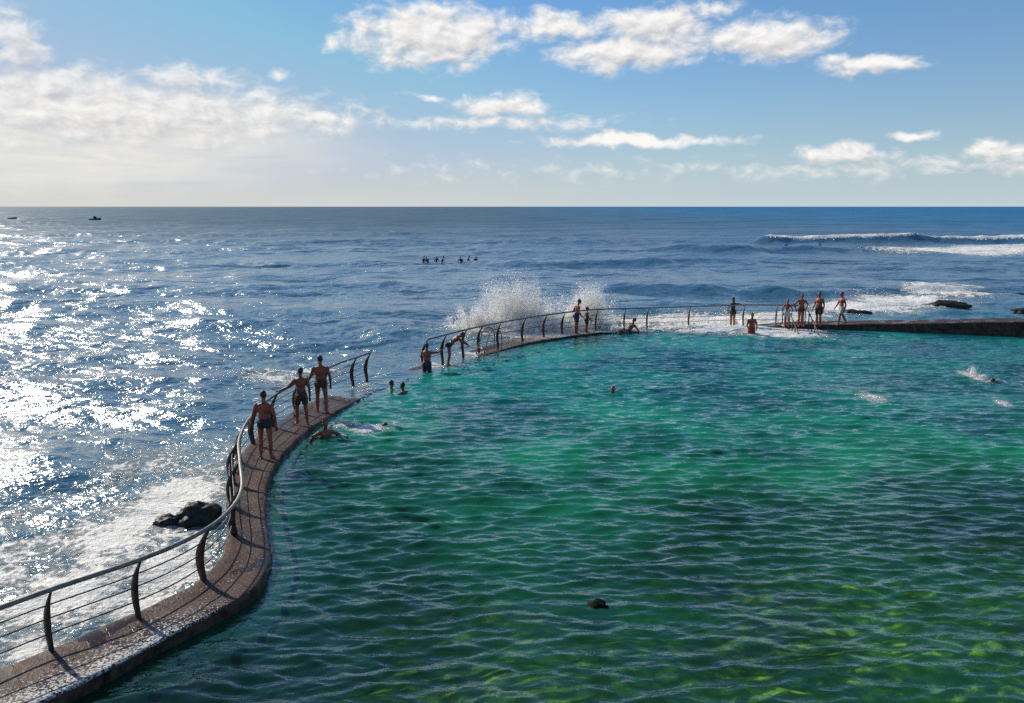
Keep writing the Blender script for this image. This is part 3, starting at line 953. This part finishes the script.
    # swimwear follows the body a centimetre out
    C = Blob()
    e = .012
    if wear in ("brief", "short", "suit"):
        C.ell(T(0, 0, .0), (hw * g + e, .115 * g + e, .13 + e), tm)
        C.ell(T(-.075, -.075, -.06), (.085 * g + e, .085 * g + e, .095 + e), tm)
        C.ell(T(.075, -.075, -.06), (.085 * g + e, .085 * g + e, .095 + e), tm)
        for hp, kn, an in hips:
            ln = {"brief": .05, "short": .55, "suit": .12}[wear]
            C.limb(hp, hp.lerp(kn, ln), .085 * (.6 + .4 * g) + e + .004, .085 * (.6 + .4 * g) - .012 * ln + e + .004)
        if wear == "suit":
            C.ell(T(0, .012 * g, .14), (.125 * g + e, .10 * g + e, .15 + e), tm)
            C.ell(T(0, .005, .34), (.145 * g + e, .112 * g + e, .16), tm)
            for sx_ in (-.07, .07):
                C.ell(T(sx_, .105, .33), (.062 + e, .055 + e, .06 + e), tm)
        inv = tm.inverted()
        lim = .10 if wear != "suit" else .44
        keep = lambda c: (inv @ (c - pel)).z < lim
        co = link("swimwear", C.skin("swimwear", voxel, keep), M[cloth], rt)
        co.location.z = zoff
    if wear == "bikini" or (female and wear == "brief"):
        C2 = Blob()
        C2.ell(T(0, .005, .34), (.145 * g + e, .112 * g + e, .18 + e), tm)
        for sx_ in (-.07, .07):
            C2.ell(T(sx_, .105, .33), (.062 + e, .055 + e, .06 + e), tm)
        inv = tm.inverted()
        co = link("bikini_top", C2.skin("bikini_top", voxel, lambda c: .275 < (inv @ (c - pel)).z < .375), M[cloth], rt)
        co.location.z = zoff
    H = Blob()
    H.ell(hd + hm @ Vector((0, -.022, .026)), (.082 * HS, .09 * HS, .103 * HS), hm)
    if long_hair:
        H.ell(hd + hm @ Vector((0, -.065, -.08)), (.072, .05, .12), hm)
        H.ell(hd + hm @ Vector((0, -.085, -.19)), (.06, .04, .10), hm)
    ho = link("hair", H.skin("hair", max(voxel, .011)), M[hair], rt)
    ho.location.z = zoff
    return tag(rt, label, "person", group)


V_ = .011
# three on the near wall
person((-6.22, 20.75, .125), -6, "man in dark brief walking away along the wall, one hand on the rail, nearest bather", voxel=V_, h=1.72, girth=1.1,
       aL=((-.32, .12, -.9), (-.28, .35, -.85)), aR=((.26, -.05, -1), (.05, .25, -1)), lL=((-.06, .05, -1), (-.02, -.08, -1)), lR=((.07, -.04, -1), (.03, -.1, -1)))
person((-6.12, 24.1, .12), -25, "slim bather between two others on the wall, reaching left to the railing", voxel=V_, h=1.68, skin="skin_dark", wear="short", cloth="cloth_brown",
       aL=((-.6, .35, -.7), (-.75, .5, -.35)), aR=((.2, -.1, -1), (.05, .25, -1)), lL=((-.08, .22, -1), (-.05, -.18, -1)), lR=((.06, -.12, -1), (.05, -.15, -1)), turn=25)
person((-5.9, 25.7, .06), -10, "broad man in dark brown trunks, farthest of the three walking the near wall", voxel=V_, h=1.82, girth=1.14, wear="brief", cloth="cloth_brown",
       aL=((-.36, .2, -.85), (-.35, .5, -.6)), aR=((.28, .05, -.95), (.0, .35, -.9)), lL=((-.06, .22, -1), (-.02, -.06, -1)), lR=((.08, -.12, -1), (.04, -.3, -1)), turn=-15)
# in the water near the wall
person((-5.25, 23.2, -.30), 150, "bather low in the water at the foot of the wall, head and shoulders out", h=1.7, skin="skin_tan", pelvis=.0, base="hip",
       lL=((-.1, 1, -.3), (0, .2, -1)), lR=((.1, 1, -.3), (0, .2, -1)), aL=((-.8, .3, -.4), (-.2, .9, .1)), aR=((.8, .2, -.3), (.2, .8, .2)), fingers=False)
person((-4.27, 29.4, -.45), 40, "left of two dark heads close together in the pool off the wall", "pair of swimmers off the wall", h=1.7, pelvis=.0, base="hip",
       lL=((-.1, .3, -1), (0, -.5, -1)), lR=((.1, .1, -1), (0, -.5, -1)), aL=((-.9, .3, -.35), (-.4, .9, 0)), aR=((.9, .2, -.35), (.3, .9, 0)), fingers=False, skin="skin_dark")
person((-3.78, 28.85, -.42), -60, "right of two dark heads close together in the pool off the wall", "pair of swimmers off the wall", h=1.72, pelvis=.0, base="hip",
       lL=((-.1, .3, -1), (0, -.5, -1)), lR=((.1, .1, -1), (0, -.5, -1)), aL=((-.9, .3, -.35), (-.4, .9, 0)), aR=((.9, .2, -.35), (.3, .9, 0)), fingers=False, skin="skin_dark")
person((-3.35, 32.9, -.62), 20, "reddish tanned bather standing waist deep by the first far railing post", h=1.72, girth=1.15, skin="skin_tan", wear="short", base="feet",
       aL=((-.5, .5, -.7), (-.1, .9, .3)), aR=((.75, .45, .0), (.4, .75, .45)), fingers=False)
person((-2.55, 34.1, -.05), 80, "hunched bather bending over with arms on the far railing", h=1.68, skin="skin_dark", lean=(0.0, 1.1), nod=.6,
       aL=((-.15, .8, -.55), (.0, .8, -.5)), aR=((.15, .8, -.55), (.0, .8, -.5)), lL=((-.05, .12, -1), (0, -.25, -1)), lR=((.05, .05, -1), (0, -.2, -1)), fingers=False)
# by the splash
person((3.22, 42.0, .10), 75, "standing man facing right beside a child on the far wall", h=1.76, skin="skin_dark", cloth="cloth_navy", wear="short", nod=.7, lean=(0, .1),
       aL=((-.5, -.2, -.7), (.3, .75, -.3)), aR=((.3, -.1, -.9), (.05, .6, -.6)))
person((3.75, 42.3, .10), 80, "small child standing in front of the man on the far wall", h=1.32, skin="skin_dark", child=True, wear="short", cloth="cloth_black",
       aL=((-.2, .3, -.9), (0, .6, -.7)), aR=((.2, .2, -.9), (0, .6, -.7)))
person((5.95, 42.85, -.05), 250, "larger of two bathers half lying at the pool edge under the far rail", "pair at the pool edge", h=1.7, skin="skin_dark", pelvis=.12, base="hip", lean=(0, -.55),
       lL=((-.1, 1, -.1), (0, 1, -.35)), lR=((.1, 1, .25), (0, .8, -.8)), aL=((-.35, -.5, -.7), (0, -.3, -1)), aR=((.3, .2, -.8), (0, .7, -.4)), fingers=False)
person((5.45, 42.3, -.62), 60, "smaller of two bathers at the pool edge, only head and shoulders out of the water", "pair at the pool edge", h=1.6, pelvis=.0, base="hip",
       lL=((-.1, .3, -1), (0, -.5, -1)), lR=((.1, .1, -1), (0, -.5, -1)), aL=((-.5, .8, -.1), (0, 1, .1)), aR=((.5, .8, -.1), (0, 1, .1)), fingers=False, skin="skin_dark")
person((3.49, 28.8, -.54), 190, "lone swimmer's dark head in the middle of the pool", h=1.72, pelvis=.0, base="hip",
       lL=((-.1, .3, -1), (0, -.5, -1)), lR=((.1, .1, -1), (0, -.5, -1)), aL=((-.9, .3, -.35), (-.4, .9, 0)), aR=((.9, .2, -.35), (.3, .9, 0)), fingers=False, skin="skin_dark")
# right hand group
person((11.75, 44.9, -.02), -20, "woman with one arm stretched out to a post, standing in white water", h=1.66, female=True, long_hair=True, wear="suit", skin="skin_dark",
       aL=((-.55, .1, -.75), (.3, .3, -.8)), aR=((.95, .1, -.1), (.85, .2, -.3)))
person((12.1, 42.5, -.62), 170, "red brown bather standing thigh deep in the pool between two fence posts", h=1.72, girth=1.12, skin="skin_tan", wear="short", cloth="cloth_red",
       aL=((-.3, .1, -1), (.35, .6, -.7)), aR=((.3, .1, -1), (-.35, .6, -.7)), fingers=False)
person((14.4, 44.2, .16), 185, "smallest of the right hand bathers, a slim girl in pale swimwear at the steps", h=1.45, female=True, skin="skin_tan", cloth="cloth_pale", wear="short", hair="hair_brown", long_hair=True,
       aL=((-.5, .1, -.8), (.2, .4, -.9)), aR=((.5, .1, -.8), (-.2, .4, -.9)))
person((15.05, 43.95, .2), 170, "man with elbows out and hands on hips beside the steps", h=1.72, girth=1.05, skin="skin_tan",
       aL=((-.75, -.2, -.7), (.55, .4, -.75)), aR=((.75, -.2, -.7), (-.2, .5, -.8)))
person((15.95, 43.9, .24), 235, "stout round bellied man in profile standing on the right wall", h=1.78, girth=1.25, skin="skin_tan", wear="short", cloth="cloth_black",
       aL=((-.2, -.2, -1), (.0, .3, -1)), aR=((.25, .05, -1), (.1, .45, -.9)), lL=((-.08, .12, -1), (-.02, -.1, -1)), lR=((.06, -.1, -1), (.02, -.12, -1)))
person((17.1, 43.85, .28), 262, "bather in mid stride walking along the start of the thick right wall", h=1.76, skin="skin_tan", wear="short", cloth="cloth_pale",
       aL=((-.15, -.3, -1), (.0, .2, -1)), aR=((.15, .35, -.9), (.0, .55, -.8)), lL=((-.04, .32, -1), (-.02, .12, -1)), lR=((.04, -.38, -1), (.02, -.6, -.9)))
person((17.5, 31.2, -.34), 165, "swimmer ploughing through a white splash near the right edge of the pool", h=1.74, pelvis=.05, base="hip", lean=(0, 1.6), skin="skin_fair", cloth="cloth_black",
       aL=((-.4, .9, .45), (-.1, .9, -.4)), aR=((.3, .4, -.6), (.2, .9, -.4)), lL=((-.1, -1, -.1), (-.05, -1, .05)), lR=((.1, -1, .05), (.05, -1, -.15)), fingers=False)
person((-4.35, 24.25, -.42), 75, "swimmer hidden to the shoulders in a white splash near the wall", h=1.72, pelvis=.05, base="hip", lean=(0, 1.6), skin="skin_tan",
       aL=((-.4, .9, .45), (-.1, .9, -.4)), aR=((.3, .4, -.6), (.2, .9, -.4)), lL=((-.1, -1, -.1), (-.05, -1, .05)), lR=((.1, -1, .05), (.05, -1, -.15)), fingers=False)


# surfers waiting beyond the break
def surfer(loc, face, lean):
    rt = person(loc, face, "dark wetsuited surfer sitting on a board out among the waiting group", "surfers waiting beyond the break", h=1.75, skin="neoprene", pelvis=.0, base="hip", lean=(0, lean), wear=None,
                lL=((-.7, .6, -.35), (-.1, -.1, -1)), lR=((.7, .6, -.35), (.1, -.1, -1)), aL=((-.3, .4, -.8), (0, .6, -.6)), aR=((.3, .4, -.8), (0, .6, -.6)), voxel=.03, fingers=False)
    V, F = [], []
    n = 16
    for i in range(n + 1):
        q = i / n
        wd = .27 * math.sin(math.pi * min(1, max(.02, q)) ** .85) ** .6
        zc = -.17 + .12 * max(0, q - .6) ** 2 * 4
        y = -.95 + 1.95 * q
        for k in range(8):
            a = 2 * math.pi * k / 8
            V.append((wd * math.cos(a), y, zc + .035 * math.sin(a)))
    for i in range(n):
        for k in range(8):
            F.append((i * 8 + k, i * 8 + (k + 1) % 8, (i + 1) * 8 + (k + 1) % 8, (i + 1) * 8 + k))
    b = link("surfboard", mesh_from("surfboard", V, F), M["board"])
    b.location = (loc[0], loc[1], loc[2])
    b.rotation_euler = (0, 0, -R(face))
    tag(b, "pale surfboard floating under a waiting surfer", "surfboard", "boards of the waiting surfers")


for (x, y, f, l) in ((-10.6, 101.5, 30, .1), (-9.9, 100.6, -40, .3), (-9.1, 102, 10, .45), (-8.35, 100.8, 60, .1), (-6.0, 101.2, -20, .4), (-5.4, 102.4, 70, .15), (-4.4, 101.8, 15, .3)):
    surfer((x, y, -.22), f, l + .25)
for (x, y, f) in ((42.0, 131.0, 20), (48.0, 133.0, -50)):
    surfer((x, y, .1), f, .3)


# ------------------------------------------------------------------ boats far out
def boat(loc, rz, L, m_hull, label, cabin):
    rt = empty("boat", loc, rz)
    V, F = [], []
    n, kk = 14, 9
    for i in range(n + 1):
        q = i / n
        wd = L * .16 * (1 - max(0, q - .45) ** 2 * 3.2) ** .7 if q < .99 else .02
        sheer = .6 + .5 * q * q
        for k in range(kk):
            a = math.pi * k / (kk - 1)
            V.append((L * (q - .5), -math.cos(a) * wd, sheer - math.sin(a) ** .7 * (sheer + .25)))
    for i in range(n):
        for k in range(kk - 1):
            F.append((i * kk + k, i * kk + k + 1, (i + 1) * kk + k + 1, (i + 1) * kk + k))
        F.append((i * kk, (i + 1) * kk, (i + 1) * kk + kk - 1, i * kk + kk - 1))
    F.append(tuple(range(kk)))
    link("hull", mesh_from("hull", V, F, False), M[m_hull], rt)
    if cabin:
        bm = bmesh.new()
        bmesh.ops.create_cube(bm, size=1)
        for v in bm.verts:
            v.co.x *= L * .3 * (1 if v.co.z < 0 else .7)
            v.co.y *= L * .2
            v.co.z = v.co.z * 1.0 + 1.2
        bmesh.ops.bevel(bm, geom=bm.edges[:], offset=.08, segments=2, affect="EDGES")
        me = bpy.data.meshes.new("cabin")
        bm.to_mesh(me)
        bm.free()
        link("cabin", me, M[m_hull], rt)
    tag(rt, label, "boat")


boat((-193.4, 399, 0), R(10), 5.2, "hull_dark", "small black motor boat with a cabin near the horizon on the left", True)
boat((-249.0, 429, 0), R(-5), 4.6, "hull_grey", "low grey open boat at the far left edge of the sea", False)


# ------------------------------------------------------------------ spray
def droplets(name, pts, size, label, cat):
    n = len(pts)
    tet = np.array([(1, 0, 0), (-.5, .866, 0), (-.5, -.866, 0)]) * 1.15
    q = rng.normal(size=(n, 4))
    q /= np.linalg.norm(q, axis=1)[:, None]
    w_, x_, y_, z_ = q.T
    Rm = np.stack([1 - 2 * (y_ * y_ + z_ * z_), 2 * (x_ * y_ - z_ * w_), 2 * (x_ * z_ + y_ * w_), 2 * (x_ * y_ + z_ * w_), 1 - 2 * (x_ * x_ + z_ * z_), 2 * (y_ * z_ - x_ * w_),
                   2 * (x_ * z_ - y_ * w_), 2 * (y_ * z_ + x_ * w_), 1 - 2 * (x_ * x_ + y_ * y_)], -1).reshape(n, 3, 3)
    V = np.einsum("nij,kj->nki", Rm, tet) * size[:, None, None] + pts[:, None, :]
    f = np.array([(0, 1, 2)])
    F = (f[None] + 3 * np.arange(n)[:, None, None]).reshape(-1, 3)
    me = bpy.data.meshes.new(name)
    me.vertices.add(n * 3)
    me.vertices.foreach_set("co", V.astype(np.float32).ravel())
    me.loops.add(F.size)
    me.loops.foreach_set("vertex_index", F.astype(np.int32).ravel())
    me.polygons.add(len(F))
    me.polygons.foreach_set("loop_start", np.arange(0, F.size, 3, dtype=np.int32))
    me.update(calc_edges=True)
    o = link(name, me, M["spray"])
    tag(o, label, cat, kind="stuff")
    return o


def jets(bursts):
    P = []
    for (x, y, n, vz, vx, spread, wid) in bursts:
        nj = max(4, n // 420)
        for j in range(nj):
            v0 = np.array([vx + rng.normal() * spread, rng.normal() * spread * .6 - .3, vz * rng.uniform(.35, 1.0)])
            o0 = np.array([x + rng.normal() * wid, y + rng.normal() * wid * .35, .1])
            m_ = n // nj
            tt = (v0[2] / 9.8) * rng.uniform(.15, 1.75, m_)
            vel = v0[None] * (1 - np.abs(rng.normal(size=(m_, 1))) * .16) + rng.normal(size=(m_, 3)) * .28
            p = o0 + vel * tt[:, None] + np.array([0, 0, -4.9]) * (tt ** 2)[:, None]
            P.append(p[p[:, 2] > -.05])
    return np.concatenate(P)


big = jets([(.1, 44.3, 52000, 7.7, -.2, .55, .6), (-1.3, 43.6, 20000, 5.4, -.4, .5, .5), (1.3, 44.3, 30000, 6.2, .2, .5, .5), (4.2, 44.8, 30000, 7.0, .0, .4, .35),
            (3.4, 44.6, 20000, 5.0, .0, .4, .5), (1.2, 43.9, 110000, 3.9, 0, .7, 1.5), (4.6, 44.6, 26000, 2.6, 0, .5, .9), (6.0, 45.2, 12000, 3.2, 0, .6, 1.0), (9.8, 45.5, 14000, 2.3, 0, .7, 2.0), (12.8, 46.2, 9000, 1.9, 0, .6, 1.6)])
droplets("wave_spray", big, rng.uniform(.008, .027, len(big)) * (1 + 1.3 * (rng.random(len(big)) > .97)), "white spray bursting up where a wave hits the far wall", "spray")
sm = jets([(17.6, 31.7, 900, 2.6, .2, .5, .25), (17.5, 31.2, 400, 1.6, 0, .4, .2)])
droplets("swimmer_splash", sm, rng.uniform(.008, .022, len(sm)), "white splash thrown up by the swimmer near the right edge", "splash")
sm = jets([(-4.0, 24.15, 500, 1.7, .2, .5, .3), (-4.9, 24.4, 300, 1.5, 0, .4, .25)])
droplets("swimmer_splash", sm, rng.uniform(.006, .016, len(sm)), "white splash around the swimmer next to the near wall", "splash")
